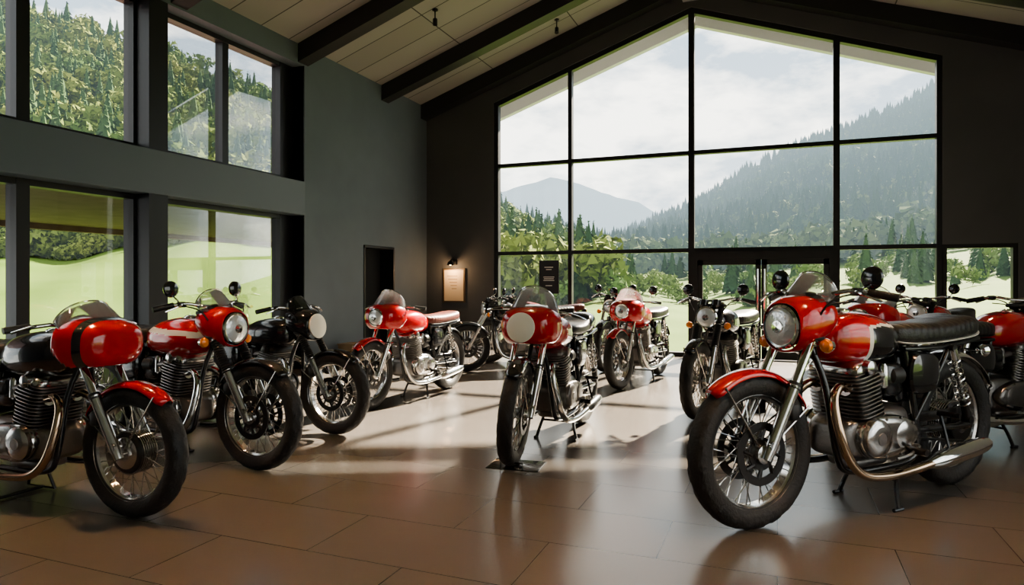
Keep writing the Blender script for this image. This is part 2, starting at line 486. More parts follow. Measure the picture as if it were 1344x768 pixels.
def b_exhaust(tint, short):
    mb = MB()
    for sd in (-1, 1):
        mb.tube([(.185, sd*.075, .575), (.25, sd*.08, .59), (.315, sd*.10, .54), (.325, sd*.13, .42), (.285, sd*.155, .28), (.20, sd*.17, .205), (.05, sd*.178, .185), (-.12, sd*.18, .19), (-.26, sd*.185, .205)], .021, 14, 1 if tint else 0, k=5)
        mb.lathe((.195, sd*.075, .577), (1, 0, .2), [(0, .034), (.012, .034), (.012, .02)], 16, 0)
        a = Vector((-.22, sd*.18, .20)); dv = Vector((-1, 0, .10)); q = .62 if short else .86
        mb.lathe(a, dv, [(0, .021), (.05*q, .026), (.10*q, .038), (.20*q, .043), (.46*q, .043), (.56*q, .036), (.60*q, .028), (.60*q, .020), (.55*q, .018)], 24, 2 if short else 0, cap=(True, True))
        mb.tube([(-.42, sd*.13, .43), (-.43, sd*.17, .25)], .008, 6, 2)
    return mb

def b_sidecover():
    mb = MB()
    for sd in (-1, 1):
        R = []
        for (y, s_) in ((.085, .96), (.118, 1.0), (.130, .93), (.136, .7), (.137, .3)):
            ring = []
            for j in range(36):
                a = 2*pi*j/36; ca, sa = math.cos(a), math.sin(a)
                w = .115-.02*sa*ca; h = .10
                x = -.315+w*s_*math.copysign(abs(ca)**.7, ca)-.05*(-sa*.3); z = .625+h*s_*math.copysign(abs(sa)**.75, sa)*(1-.25*ca*-1*(sa < 0))
                ring.append((x, sd*y, z))
            R.append(ring)
        mb.rings(R, 0)
    return mb

def b_rearbits():
    mb = MB()
    mb.rbox((-.845, 0, .78), (.05, .10, .07), .012, 1)
    mb.lathe((-.86, 0, .78), (-1, 0, 0), [(0, .036), (.02, .034), (.026, .02), (.026, 0)], 20, 0)
    for z in (.05, -.05):
        mb.tube([(-.16, .075, .345+z*.55), (-.70, .078, WR+z*1.8)], .007, 6, 1)
    mb.rbox((-.45, .082, .40), (.40, .014, .05), .006, 1)
    return mb

def b_stand(kind):
    mb = MB()
    if kind == 'center':
        for sd in (-1, 1):
            mb.tube([(-.14, sd*.10, .22), (-.08, sd*.13, .10), (-.06, sd*.155, .012)], .011, 8, 0, k=4)
            mb.tube([(-.085, sd*.158, .009), (-.02, sd*.158, .009)], .009, 8)
        mb.tube([(-.10, -.115, .13), (-.10, .115, .13)], .008, 8)
    else:
        for sd in (-1, 1):
            mb.tube([(-.16, sd*.12, .24), (-.10, sd*.17, .012), (-.32, sd*.17, .012), (-.20, sd*.12, .26)], .010, 8)
        mb.tube([(-.20, -.17, .012), (-.20, .17, .012)], .010, 8)
    return mb

def b_halffairing(stripe):
    mb = MB()
    st = cr([(.632, .05, .905, .850), (.625, .110, .945, .81), (.602, .150, .974, .775), (.555, .176, .998, .745), (.50, .190, 1.012, .725), (.44, .196, 1.018, .715), (.39, .196, 1.01, .72)], 6)
    mb.rings([sring(x, hw, z0, z1, 2.8, 72) for x, hw, z1, z0 in st], 0, cap=(True, False))
    if stripe:
        for i, f in enumerate(mb.f):
            c = np.mean([mb.v[k] for k in f], axis=0)
            if .515 < c[0] < .565: mb.m[i] = 1
    mb.cull(lambda c: c[2] < .765 and c[0] < .62 or (c[0] < .47 and c[2] < .765+(.47-c[0])*1.0))
    return mb

def b_cowl():
    mb = MB()
    st = cr([(.530, .104, .972, .762), (.520, .112, .982, .755), (.485, .128, 1.000, .755), (.43, .138, 1.010, .77), (.37, .140, 1.008, .80), (.335, .134, .995, .83)], 5)
    mb.rings([sring(x, hw, z0, z1, 2.4, 56) for x, hw, z1, z0 in st], 0, cap=(False, False))
    mb.cull(lambda c: c[2] < .80 and c[0] < .48)
    return mb

def b_screen(x0, w, z0, h, dep, back, drop=.05):
    mb = MB(); R = []
    for i in range(13):
        q = i/12; ring = []
        for j in range(25):
            s_ = -1+j/12; a = s_*math.radians(80)
            hh = h*(1-.80*abs(s_)**2.2)
            x = x0+dep*math.cos(a)-back*q*(1-.6*s_*s_)-.02*q*q
            y = w*math.sin(a)*(1-.16*q*q)
            z = z0+.02*s_*s_+hh*q
            ring.append((x, y, z))
        R.append(ring)
    mb.rings(R, 0, loop=False)
    mb.tube([(p[0], p[1], p[2]) for p in R[-1]], .0030, 6, 1)
    return mb

def b_plate(x, z, r=.098):
    mb = MB(); mb.lathe((x, 0, z), (1, 0, .12), [(-.03, r*.8), (-.004, r-.002), (0, r), (.006, r), (.010, r-.006), (.011, 0)], 40, 0); return mb

CACHE = {}
def part(name, key, fn, mats, parent, solid=0):
    k = (key, tuple(mats))
    if k not in CACHE: CACHE[k] = fn().mesh(key.split('|')[0], [M[m] for m in mats])
    return obj(name, CACHE[k], parent, solid)

def bike(name, front, rear, s=1.0, steer=0, col='red', tank=None, tstyle='plain', fairing='none', head='lamp', bars='wide', mir=.14,
         seat='long', fender='red', gaiter=False, hub='disc', stand='center', tint=False, side='black', screen=None, seatmat='leather', ind=True, engine='alu', fork='alu', sh=.21):
    tank = tank or col
    root = empty(name); f = Vector(W(*front)); r = Vector(W(*rear)); dv = (f-r).normalized()
    ang = math.atan2(dv.y, dv.x); root.rotation_euler = (0, 0, ang); root.scale = (s, s, s)
    root.location = f-dv*(FA.x*s)
    fr = empty('front_assembly', root)
    p = Vector((.42, 0, .9)); ax = (FT-FA).normalized()
    fr.matrix_basis = Matrix.Translation(p) @ Matrix.Rotation(math.radians(steer), 4, ax) @ Matrix.Translation(-p)
    for nm, c, par, w in (('front', FA, fr, .100), ('rear', RA, root, .12)):
        o = [part(nm+'_tire', 'tire|%g' % w, lambda: b_tire(w), ['rubber'], par), part(nm+'_rim', 'rim', b_rim, ['alu'], par),
             part(nm+'_spokes', 'spokes', b_spokes, ['alu'], par),
             part(nm+'_hub', 'hub|'+(hub if nm == 'front' else 'drum'), lambda: b_hub(hub if nm == 'front' else 'drum'), ['alu', 'alu', 'dark'], par)]
        if nm == 'rear': o.append(part('sprocket', 'sprocket', b_sprocket, ['dark'], par))
        for q in o: q.location = c
    part('fork', 'fork|%s' % gaiter, lambda: b_fork(gaiter), [fork, 'chrome', 'grip'], fr)
    part('front_fender', 'ff', lambda: arc_fender(FA, .344, .85, 2.65, .054), [fender], fr, .004)
    part('fender_stays', 'fst', b_fstays, ['alu'], fr)
    part('handlebar', 'bars|'+bars, lambda: b_bars(bars), ['chrome', 'grip', 'gauge'], fr)
    if mir is not None: part('mirrors', 'mir|%g' % mir, lambda: b_mirrors(mir), ['chrome', 'black'], fr)
    if ind:
        part('front_indicators', 'indf', lambda: b_indicators(True), ['chrome', 'amber'], fr)
        part('rear_indicators', 'indr', lambda: b_indicators(False), ['chrome', 'amber'], root)
    if fairing == 'none':
        part('headlight', 'hl', b_headlight, ['black', 'chrome', 'lens'], fr)
    elif fairing == 'cowl':
        part('headlight_cowl', 'cowl', b_cowl, [col], fr, .004)
        if head == 'lamp': part('headlight', 'hlc', lambda: b_headlight(.094, .035, .005), ['black', 'chrome', 'lens'], fr)
        else: part('number_plate', 'plc', lambda: b_plate(.547, .872, .10), ['cream'], fr)
        part('windscreen', 'wsc', lambda: b_screen(.345, .135, .965, .15, .135, .11), [screen or 'screen', 'smoke' if screen else 'chrome'], fr, .002)
    elif fairing == 'half':
        st = tstyle == 'stripe'
        part('fairing', 'hf|%s' % st, lambda: b_halffairing(st), [col, 'black', 'white'], root, .004)
        if head == 'lamp': part('headlight', 'hlf', lambda: b_headlight(.082, .135, .015), ['black', 'chrome', 'lens'], root)
        elif head == 'plate': part('number_plate', 'plf', lambda: b_plate(.647, .875), ['cream'], root)
        part('windscreen', 'wsf|%g' % sh, lambda: b_screen(.385, .182, .935, sh, .215, .15), [screen or 'screen', 'chrome'], root, .002)
    part('fuel_tank', 'tank|'+tstyle, lambda: b_tank(tstyle), [tank, 'black', 'white'], root)
    part('fuel_cap', 'cap', b_cap, ['chrome'], root)
    part('seat', 'seat|'+seat, lambda: b_seat(seat), [seatmat, 'white' if tstyle == 'panel' else 'leather'], root)
    if seat == 'cafe': part('tail_cowl', 'tc', b_tailcowl, ['black'], root)
    part('frame', 'frame', b_frame, ['frame'], root)
    part('shock_absorbers', 'shock', b_shocks, ['chrome', 'dark'], root)
    part('engine_case', 'cases', b_cases, ['cast', engine], root)
    part('engine_cylinders', 'cyls', b_cyl, ['cast', 'cast', engine, 'grip'], root)
    short = seat == 'cafe' or col == 'black' or tstyle == 'stripe'
    part('exhaust', 'exh|%s%s' % (tint, short), lambda: b_exhaust(tint, short), ['chrome', 'bronze', 'frame'], root)
    part('side_covers', 'sc', b_sidecover, [side], root)
    part('rear_fender', 'rf', lambda: arc_fender(RA, .360, .75, 2.7, .07), ['chrome' if tint else 'black'], root, .004)
    part('tail_light_and_chain', 'rb', b_rearbits, ['tail', 'dark'], root)
    part('kickstand', 'st|'+stand, lambda: b_stand(stand), ['frame'], root)
    return root

# hero right
bike('classic_motorcycle', (1.19, 3.34), (2.72, 4.12), 1.15, -2, tstyle='panel', fairing='cowl', mir=-.005, tint=True, side='black')
# middle
bike('cafe_racer_motorcycle', (0.03, 4.50), (.61, 5.88), 1.05, 11, fairing='half', head='plate', bars='clip', mir=None, seat='cafe', fender='black', ind=False, tstyle='knee', engine='cast')
# left foreground
bike('cafe_racer_motorcycle', (-1.97, 3.50), (-3.36, 4.02), 1.03, 0, fairing='half', head='none', bars='clip', mir=None, seat='long', fender='red', ind=False, tstyle='stripe', tank='black', hub='drum', stand='paddock', tint=True, sh=.16)
# left second
bike('classic_motorcycle', (-1.655, 4.38), (-2.94, 4.95), 1.06, 0, fairing='cowl', tstyle='band', mir=.03, fender='black', gaiter=True)
# black left third
bike('classic_motorcycle', (-1.43, 5.41), (-2.73, 5.98), 1.00, 0, col='black', fairing='cowl', head='plate', screen='smoke', mir=None, fender='black', gaiter=True, ind=False, engine='dark')
# red faired in mid back left
bike('cafe_racer_motorcycle', (-1.375, 6.48), (-.73, 7.82), 1.01, 0, fairing='half', bars='clip', mir=None, seat='long', fender='red', seatmat='brownleather', ind=False)
# back group
bike('classic_motorcycle', (-.62, 9.25), (.80, 9.65), 1.0, 0, col='black', fender='black', mir=.02, engine='cast')
bike('classic_motorcycle', (-.35, 10.35), (1.05, 10.75), 1.0, 0, col='darkred', fender='black', mir=.02, seatmat='brownleather', engine='cast')
bike('cafe_racer_motorcycle', (1.23, 7.72), (2.0, 9.05), 1.02, -4, fairing='half', bars='clip', mir=.02, seat='long', fender='red', ind=False)
bike('classic_motorcycle', (1.27, 9.25), (1.95, 10.55), 1.04, 0, col='black', fender='black', mir=.02, engine='cast')
bike('classic_motorcycle', (1.66, 6.0), (2.50, 7.2), 1.05, 0, col='black', fender='black', mir=.02, gaiter=True, engine='dark')
# right group
bike('cafe_racer_motorcycle', (2.80, 5.50), (4.0, 6.35), 1.05, 0, fairing='half', mir=None, bars='wide', seat='long', fender='black', ind=False, engine='cast')
bike('classic_motorcycle', (4.10, 6.95), (5.25, 7.85), 1.05, 0, fairing='none', mir=.02, fender='red')
bike('classic_motorcycle', (4.42, 5.45), (3.06, 4.87), 1.08, 0, fairing='none', mir=None, fender='black', side='black', ind=False, engine='cast')

# wheel chock plate under the middle bike
mb = MB(); c = Vector(W(0.03, 4.50))
mb.rbox((0, 0, .004), (.26, .36, .008), .002, e=30, n=32); mb.tube([(.12, -.075, .008), (.12, -.075, .05), (.12, .075, .05), (.12, .075, .008)], .006, 8)
o = obj('wheel_chock_stand', mb.mesh('chock', [M['frame']])); o.location = (c.x, c.y, -.004); v_ = Vector(W(0, 4.5))-Vector(W(.4, 5.88)); o.rotation_euler = (0, 0, math.atan2(v_.y, v_.x))

# ------------------------------------------------------------------ room shell
XL, XR, YB, YF = -6.28, 3.62, 11.4, -3.0
XA, ZA, SL = -1.33, 6.31, .345
def roofz(x): return ZA-SL*abs(x-XA)
def wtop(x): return 5.80-.349*abs(x-XA)
wall_m = mat('wall_plaster_bluegrey', (0.105, 0.130, 0.155), .75, bump=(6, .06), var=(1.5, (.12, .147, .173)))
pale_m = mat('wall_plaster_pale', (0.44, 0.43, 0.42), .75, bump=(6, .06))
gable_m = mat('wall_plaster_charcoal', (0.078, 0.079, 0.084), .8, bump=(6, .06), var=(1.2, (.09, .091, .096)))
beam_m = mat('spandrel_grey', (0.105, .13, .155), .5)
blk = mat('window_frame_black', (0.012, .012, .014), .4)
steel = mat('rafter_black', (0.020, .020, .022), .5)

fm = bpy.data.materials.new('floor_tiles'); fm.use_nodes = True; nt = fm.node_tree; b = nt.nodes['Principled BSDF']
tc = nt.nodes.new('ShaderNodeTexCoord'); br = nt.nodes.new('ShaderNodeTexBrick'); nt.links.new(tc.outputs['Object'], br.inputs['Vector'])
br.inputs['Scale'].default_value = 1; br.inputs['Brick Width'].default_value = 1.0; br.inputs['Row Height'].default_value = .5
br.inputs['Mortar Size'].default_value = .0025; br.inputs['Mortar Smooth'].default_value = .1
br.inputs['Color1'].default_value = (.118, .104, .092, 1); br.inputs['Color2'].default_value = (.130, .115, .102, 1); br.inputs['Mortar'].default_value = (.05, .044, .04, 1)
nt.links.new(br.outputs['Color'], b.inputs['Base Color'])
b.inputs['Roughness'].default_value = .22
b.inputs['Specular IOR Level'].default_value = .48
bp = nt.nodes.new('ShaderNodeBump'); bp.inputs['Strength'].default_value = .3; bp.inputs['Distance'].default_value = .002; bp.invert = True
nt.links.new(br.outputs['Fac'], bp.inputs['Height']); nt.links.new(bp.outputs['Normal'], b.inputs['Normal'])

cm = bpy.data.materials.new('ceiling_panels'); cm.use_nodes = True; nt = cm.node_tree; b = nt.nodes['Principled BSDF']; b.inputs['Roughness'].default_value = .8
tc = nt.nodes.new('ShaderNodeTexCoord'); br = nt.nodes.new('ShaderNodeTexBrick'); nt.links.new(tc.outputs['Object'], br.inputs['Vector'])
br.offset = 0; br.inputs['Brick Width'].default_value = 1.6; br.inputs['Row Height'].default_value = .535; br.inputs['Mortar Size'].default_value = .009; br.inputs['Scale'].default_value = 1
br.inputs['Color1'].default_value = (.25, .235, .22, 1); br.inputs['Color2'].default_value = (.29, .275, .26, 1); br.inputs['Mortar'].default_value = (.05, .047, .044, 1)
nt.links.new(br.outputs['Color'], b.inputs['Base Color'])

def flat(name, mb, mats, bev=0):
    o = obj(name, mb.mesh(name, mats, smooth=False))
    if bev:
        md = o.modifiers.new('b', 'BEVEL'); md.width = bev; md.segments = 2
    return o
flat('floor', MB().bx(XL-.4, XR+.3, YF-.3, YB+.3, -.12, 0), [fm])
mb = MB(); xl, xr = XL-.6, XR+.6
mb.prism_y([(xl, roofz(xl)), (XA, ZA), (xr, roofz(xr)), (xr, roofz(xr)+.25), (XA, ZA+.25), (xl, roofz(xl)+.25)], YF-.3, YB+.8)
flat('ceiling', mb, [cm])
ZE = 4.62
mb = MB()
mb.bx(XL-.38, XL, YF, .6, 0, ZE); mb.bx(XL-.38, XL, 7.79, 9.28, 0, ZE); mb.bx(XL-.38, XL, 10.22, YB, 0, ZE); mb.bx(XL-.38, XL, 9.28, 10.22, 1.85, ZE)
mb.bx(XL-.38, XL, .6, 7.79, 4.32, ZE)
flat('wall_left', mb, [wall_m])
flat('trim_1', MB().bx(XL-.30, XL+.02, .6, 7.80, 2.19, 2.67), [beam_m], .008)
# right wall; unseen window bank added to light the bike fronts (beside / behind the viewer)
RY0, RY1, RZ0, RZ1 = -2.5, 5.0, .35, 4.1
mb = MB(); mb.bx(XR, XR+.25, YF, RY0, 0, ZE+.02).bx(XR, XR+.25, RY1, YB, 0, ZE+.02).bx(XR, XR+.25, RY0, RY1, 0, RZ0).bx(XR, XR+.25, RY0, RY1, RZ1, ZE+.02)
flat('wall_right', mb, [pale_m])
mb = MB()
for y in (RY0+.04, -.6, 1.25, 3.1, RY1-.04): mb.bx(XR+.08, XR+.18, y-.04, y+.04, RZ0, RZ1)
for z in (RZ0+.04, 2.2, RZ1-.04): mb.bx(XR+.085, XR+.175, RY0, RY1, z-.04, z+.04)
w4 = flat('added_fill_window', mb, [blk])
g = flat('glass_pane', MB().bx(XR+.127, XR+.133, RY0+.02, RY1-.02, RZ0+.02, RZ1-.02), [M['glass']]); g.parent = w4
flat('wall_front', MB().prism_y([(XL-.38, 0), (XR+.25, 0), (XR+.25, ZE), (XA, ZA), (XL-.38, ZE-.13)], YF-.25, YF), [pale_m])
mb = MB(); y0, y1 = YB, YB+.28; XW0, XW1 = -4.88, 2.24
def gz(x): return roofz(x)+.05
mb.prism_y([(XL-.38, 0), (XW0, 0), (XW0, gz(XW0)), (XL-.38, gz(XL-.38))], y0, y1)
mb.prism_y([(XW0, wtop(XW0)), (XA, wtop(XA)), (XA, gz(XA)), (XW0, gz(XW0))], y0, y1)
mb.prism_y([(XA, wtop(XA)), (XW1, wtop(XW1)), (XW1, gz(XW1)), (XA, gz(XA))], y0, y1)
mb.prism_y([(XW1, 1.79), (XR+.25, 1.79), (XR+.25, gz(XR+.25)), (XW1, gz(XW1))], y0, y1)
mb.bx(3.16, XR+.25, y0, y1, 0, 1.79)
flat('wall_back', mb, [gable_m])
bb = mat('baseboard_dark', (.03, .03, .032), .5)
flat('baseboard_left', MB().bx(XL, XL+.015, 7.8, 9.2, 0, .09).bx(XL, XL+.015, 10.3, YB, 0, .09), [bb])
flat('baseboard_back', MB().bx(XL+.02, XW0, YB-.015, YB, 0, .09), [bb])

fy0, fy1 = YB+.03, YB+.15; t = .035
def vm(mb, x, z0, z1, w=t): mb.bx(x-w, x+w, fy0, fy1, z0, z1)
mb = MB()
for x, w in ((XW0+.04, .04), (-3.424, .035), (XA, .048), (.846, .045), (XW1-.03, .04)):
    vm(mb, x, 0, wtop(x)-.02, w)
for z, h in ((1.77, .033), (3.39, .033)): mb.bx(XW0, XW1, fy0+.005, fy1-.005, z-h, z+h)
mb.bx(XW0, XA, fy0+.005, fy1-.005, 0, .07); mb.bx(.846, XW1, fy0+.005, fy1-.005, 0, .07)
for xa, xb in ((XW0, XA), (XA, XW1)):
    mb.prism_y([(xa, wtop(xa)-.09), (xb, wtop(xb)-.09), (xb, wtop(xb)+.0), (xa, wtop(xa)+.0)], fy0+.002, fy1-.002)
w1 = flat('window_1', mb, [blk, M['glass']])
g = flat('glass_pane', MB().prism_y([(XW0, .05), (XA, .05), (XA, wtop(XA)-.05), (XW0, wtop(XW0)-.05)], YB+.088, YB+.094).prism_y([(XA, 1.7), (.846, 1.7), (.846, .05), (XW1, .05), (XW1, wtop(XW1)-.05), (XA, wtop(XA)-.05)], YB+.088, YB+.094), [M['glass']]); g.parent = w1
mb = MB(); mb.bx(XW1, 3.16, fy0, fy1, 0, .07).bx(XW1, 3.16, fy0, fy1, 1.73, 1.79).bx(3.10, 3.16, fy0, fy1, .07, 1.73).bx(XW1, XW1+.06, fy0, fy1, .07, 1.73)
w2 = flat('window_2', mb, [blk]); g = flat('glass_pane', MB().bx(XW1+.06, 3.10, YB+.088, YB+.094, .07, 1.73), [M['glass']]); g.parent = w2
mb = MB()
for xa, xb in ((XL-1, XA), (XA, XR+1)):
    mb.prism_y([(xa, wtop(xa)-.02), (xb, wtop(xb)-.02), (xb, wtop(xb)+.36), (xa, wtop(xa)+.36)], YB+.82, YB+.95)
flat('trim_2', mb, [mat('fascia_pale', (.50, .50, .52), .6)])
# glazed double door
mb = MB(); xa, xb = XA+.045, .846-.042
mb.bx(xa, xb, YB-.03, YB+.16, 1.60, 1.74).bx(xa, xa+.06, YB-.03, YB+.16, 0, 1.6).bx(xb-.06, xb, YB-.03, YB+.16, 0, 1.6)
xm = (xa+xb)/2
for p, q in ((xa+.06, xm-.005), (xm+.005, xb-.06)):
    mb.bx(p, p+.08, YB, YB+.06, .01, 1.6).bx(q-.08, q, YB, YB+.06, .01, 1.6).bx(p, q, YB, YB+.06, 1.52, 1.6).bx(p, q, YB, YB+.06, .01, .16)
    mb.bx(p+.08, q-.08, YB+.027, YB+.033, .16, 1.52, 1)
for sx in (-.05, .05):
    mb.tube([(xm+sx, YB-.06, .45), (xm+sx, YB-.06, 1.45)], .018, 12, 2)
    for z in (.55, 1.35): mb.tube([(xm+sx, YB-.06, z), (xm+sx, YB+.01, z)], .01, 8, 2)
flat('door_1', mb, [blk, M['glass'], M['chrome']])

gx = XL-.27
mb = MB()
for z0, z1 in ((0.0, 2.19), (2.67, 4.32)):
    for yv, w in ((.66, .05), (2.85, .04), (4.09, .06), (5.38, .15), (7.66, .13)): mb.bx(gx-.07, gx+.08, yv-w, yv+w, z0, z1)
    if z0 > 1: mb.bx(gx-.06, gx+.06, 6.50, 6.60, z0, z1)
    mb.bx(gx-.065, gx+.075, .6, 7.79, z0, z0+.07).bx(gx-.065, gx+.075, .6, 7.79, z1-.06, z1)
w3 = flat('window_3', mb, [blk])
g = flat('glass_pane', MB().bx(gx-.003, gx+.003, .6, 7.7, .05, 2.17).bx(gx-.003, gx+.003, .6, 7.7, 2.7, 4.28), [M['glass']]); g.parent = w3
flat('trim_3', MB().bx(XL-.20, XL+.01, 7.79, 7.80, 0, 4.32).bx(XL-.2, XL+.005, 5.26, 5.50, 0, 2.19).bx(XL-.2, XL+.005, 5.26, 5.50, 2.67, 4.32), [blk])

mb = MB(); dk = mat('passage_dark', (.012, .012, .013), .8)
mb.bx(XL-.33, XL+.012, 9.285, 9.32, 0, 1.845, 1).bx(XL-.33, XL+.012, 10.18, 10.215, 0, 1.845, 1).bx(XL-.33, XL+.012, 9.285, 10.215, 1.81, 1.845, 1)
mb.bx(XL-.30, XL-.26, 9.32, 10.18, 0.005, 1.81, 0)
mb.tube([(XL-.25, 9.42, .85), (XL-.20, 9.42, .85), (XL-.20, 9.53, .85)], .010, 8, 2)
flat('door_2', mb, [dk, blk, M['alu']])

def rafter(mb, y, w=.11, dpt=.26):
    for xa, xb in ((XL, XA), (XA, XR)):
        mb.prism_y([(xa, roofz(xa)-dpt), (xb, roofz(xb)-dpt), (xb, roofz(xb)), (xa, roofz(xa))], y-w, y+w)
mb = MB()
for y in (1.3, 3.5, 5.65, 7.78, 9.92, 11.28): rafter(mb, y)
flat('trim_4', mb, [steel])
flat('trim_5', MB().bx(XA-.13, XA+.13, YF, YB, ZA-.42, ZA-.05), [mat('ridge_beam_grey', (.26, .27, .28), .5)])

def spot_fixture(x, y, energy, tgt, col=(1, .58, .30), ang=70):
    z = roofz(x)
    e = empty('ceiling_spotlight'); e.location = (x, y, z)
    mb = MB(); dv = (Vector(tgt)-Vector((x, y, z-.28))).normalized()
    mb.tube([(0, 0, 0), (0, 0, -.16)], .010, 8, 0); mb.lathe((0, 0, 0), (0, 0, -1), [(0, .04), (.02, .04), (.02, 0)], 16)
    c = Vector((0, 0, -.18))
    mb.lathe(c-dv*.05, dv, [(0, .02), (.01, .032), (.10, .035), (.10, .03), (.08, .024)], 18, 0)
    obj('lamp_head', mb.mesh('lamp_head', [steel]), e)
    L = bpy.data.lights.new('spot', 'SPOT'); L.energy = energy; L.color = col; L.spot_size = math.radians(ang); L.spot_blend = .9; L.shadow_soft_size = .05
    lo = bpy.data.objects.new('bulb', L); COL.objects.link(lo); lo.parent = e; lo.location = c+dv*.07
    lo.rotation_euler = dv.to_track_quat('-Z', 'Y').to_euler()
for a in ((-4.6, 8.6, 60, (-4.6, 8.4, 0)), (-3.4, 10.6, 40, (-3.2, 9.6, 0)), (-4.1, 2.6, 420, (-3.3, 2.2, 0)), (-1.0, 1.4, 50, (-1.2, 1.6, 0)), (1.6, 2.6, 380, (1.0, 2.4, 0)), (2.0, 9.0, 60, (1.2, 8.0, 0)), (-3.0, 6.7, 90, (-3.0, 5.0, 0)), (1.8, 6.7, 90, (1.4, 5.0, 0)), (-4.9, .6, 120, (-4.5, 1.2, 0))):
    spot_fixture(*a)

e = empty('wall_lamp'); e.location = (-5.68, YB, 1.62)
mb = MB(); mb.box((0, -.02, 0), (.10, .04, .10)); mb.tube([(0, -.03, 0), (0, -.14, .04), (0, -.18, .0)], .010, 8, 0, k=4)
mb.lathe((0, -.18, .02), (0, 0, -1), [(0, .02), (.02, .05), (.08, .065), (.08, .06), (.03, .04)], 18, 0)
mb.lathe((0, -.18, -.01), (0, 0, -1), [(0, .015), (.03, .028), (.05, .02), (.055, 0)], 14, 1)
obj('lamp_body', mb.mesh('lamp_body', [blk, mat('bulb_glow', (1, .8, .5), .5, emis=(1, .65, .3), estr=12)]), e)
L = bpy.data.lights.new('sconce', 'POINT'); L.energy = 6; L.color = (1, .62, .32); L.shadow_soft_size = .04
lo = bpy.data.objects.new('bulb', L); COL.objects.link(lo); lo.parent = e; lo.location = (0, -.22, -.14)
mb = MB(); mb.rbox((0, 0, 0), (.46, .03, .64), .004, 0, e=30, n=32); mb.box((0, -.018, 0), (.40, .008, .58), 1)
for i, z in enumerate((.18, .12, .06, 0, -.06)): mb.box((-.03+.01*i, -.0235, z), (.22-.03*i, .003, .014), 2)
o = flat('wall_notice_board', mb, [mat('board_frame', (.12, .08, .05), .5), mat('board_paper', (.62, .50, .36), .7), mat('board_ink', (.3, .22, .15), .7)]); o.location = (-5.68, YB-.02, 1.18)

mb = MB(); mb.rbox((0, 0, 1.33), (.36, .03, .58), .004, 0, e=30, n=32)
mb.tube([(0, .02, 1.1), (0, .02, .02)], .014, 10, 0); mb.rbox((0, .02, .012), (.34, .26, .024), .006, 0)
for i, (z, w) in enumerate(((1.50, .16), (1.46, .10), (1.33, .2), (1.30, .18), (1.27, .2), (1.18, .12))): mb.box((0, -.0165, z), (w, .003, .010), 1)
o = flat('sign_stand', mb, [blk, M['white']]); o.location = (-3.70, 11.1, 0)

mb = MB(); wd = mat('crate_wood', (.26, .18, .11), .7, bump=(20, .3), var=(8, (.36, .26, .16)))
for z in (.05, .15, .25):
    for s_ in (-1, 1):
        mb.box((0, s_*.16, z), (.36, .018, .08)); mb.box((s_*.17, 0, z), (.018, .30, .08))
for sx in (-1, 1):
    for sy in (-1, 1): mb.box((sx*.15, sy*.14, .15), (.03, .03, .30))
mb.box((0, 0, .02), (.33, .31, .02)); mb.box((0, 0, .30), (.38, .36, .02))
o = flat('wooden_crate', mb, [wd]); o.location = (-5.98, 8.6, 0)

# ------------------------------------------------------------------ exterior
def tab(T):
    xs = np.array([a for a, _ in T], float); ys = np.array([b for _, b in T], float)
    return lambda x: np.interp(x, xs, ys)
H1 = tab([(-900, 318), (-400, 318), (0, 320), (200, 303), (350, 295), (500, 335), (650, 384), (900, 388), (1100, 372), (1240, 360), (1344, 343), (1500, 333), (2200, 325)])
H2 = tab([(-900, -60), (-400, -60), (0, 15), (165, 60), (283, 107), (350, 140), (500, 215), (648, 285), (700, 315), (780, 345), (900, 350), (1000, 340), (1100, 324), (1235, 308), (1344, 300), (2200, 290)])
H3 = tab([(-900, 60), (-400, 60), (0, 130), (300, 190), (600, 300), (700, 345), (800, 326), (905, 273), (960, 245), (1040, 200), (1100, 175), (1235, 115), (1344, 85), (1600, 30), (2200, 0)])
def hz(x, d):
    z0 = -.16; z1 = (372-H1(x))/880*60; z2 = (372-H2(x))/880*170; z3 = (372-H3(x))/880*500
    x = np.asarray(x, float); d = np.asarray(d, float)
    a = np.clip((d-12)/48, 0, 1)**1.25; b_ = np.clip((d-60)/110, 0, 1); c = np.clip((d-170)/330, 0, 1)
    z = np.where(d < 60, z0+(z1-z0)*a, np.where(d < 170, z1+(z2-z1)*(b_*.75+.25*b_**2), z2+(z3-z2)*(c*.8+.2*c**2)))
    bumpy = np.sin(x*.021+d*.05)*.35+np.sin(x*.05-d*.11)*.2
    return z+bumpy*np.clip((d-14)/40, 0, 1)*np.where(d > 170, 6*c+1, 1)
def terrain(name, dr, m, x0=-850, x1=2000, nx=190):
    xs = np.linspace(x0, x1, nx); vs = []
    for d in dr:
        z = hz(xs, np.full(nx, d))
        for x, zz in zip(xs, z): vs.append(W((x-672)/880*d, d, float(zz)))
    fs = [(i*nx+j, i*nx+j+1, (i+1)*nx+j+1, (i+1)*nx+j) for i in range(len(dr)-1) for j in range(nx-1)]
    mb = MB(); mb.add(vs, fs); return obj(name, mb.mesh(name, [m], ang=180, recalc=False))
grass = mat('meadow_grass', (.058, .102, .016), .9, bump=(1.5, .5), var=(.12, (.088, .135, .032)), spec=.05)
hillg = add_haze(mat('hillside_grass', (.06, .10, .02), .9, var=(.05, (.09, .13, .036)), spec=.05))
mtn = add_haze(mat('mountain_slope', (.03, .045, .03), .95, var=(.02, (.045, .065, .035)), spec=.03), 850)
terrain('meadow', list(np.linspace(1.5, 12, 6))+list(np.linspace(13, 60, 40)), grass)
terrain('hillside', list(np.linspace(60, 170, 30)), hillg)
terrain('mountain', list(np.linspace(170, 500, 50))+[560], mtn)
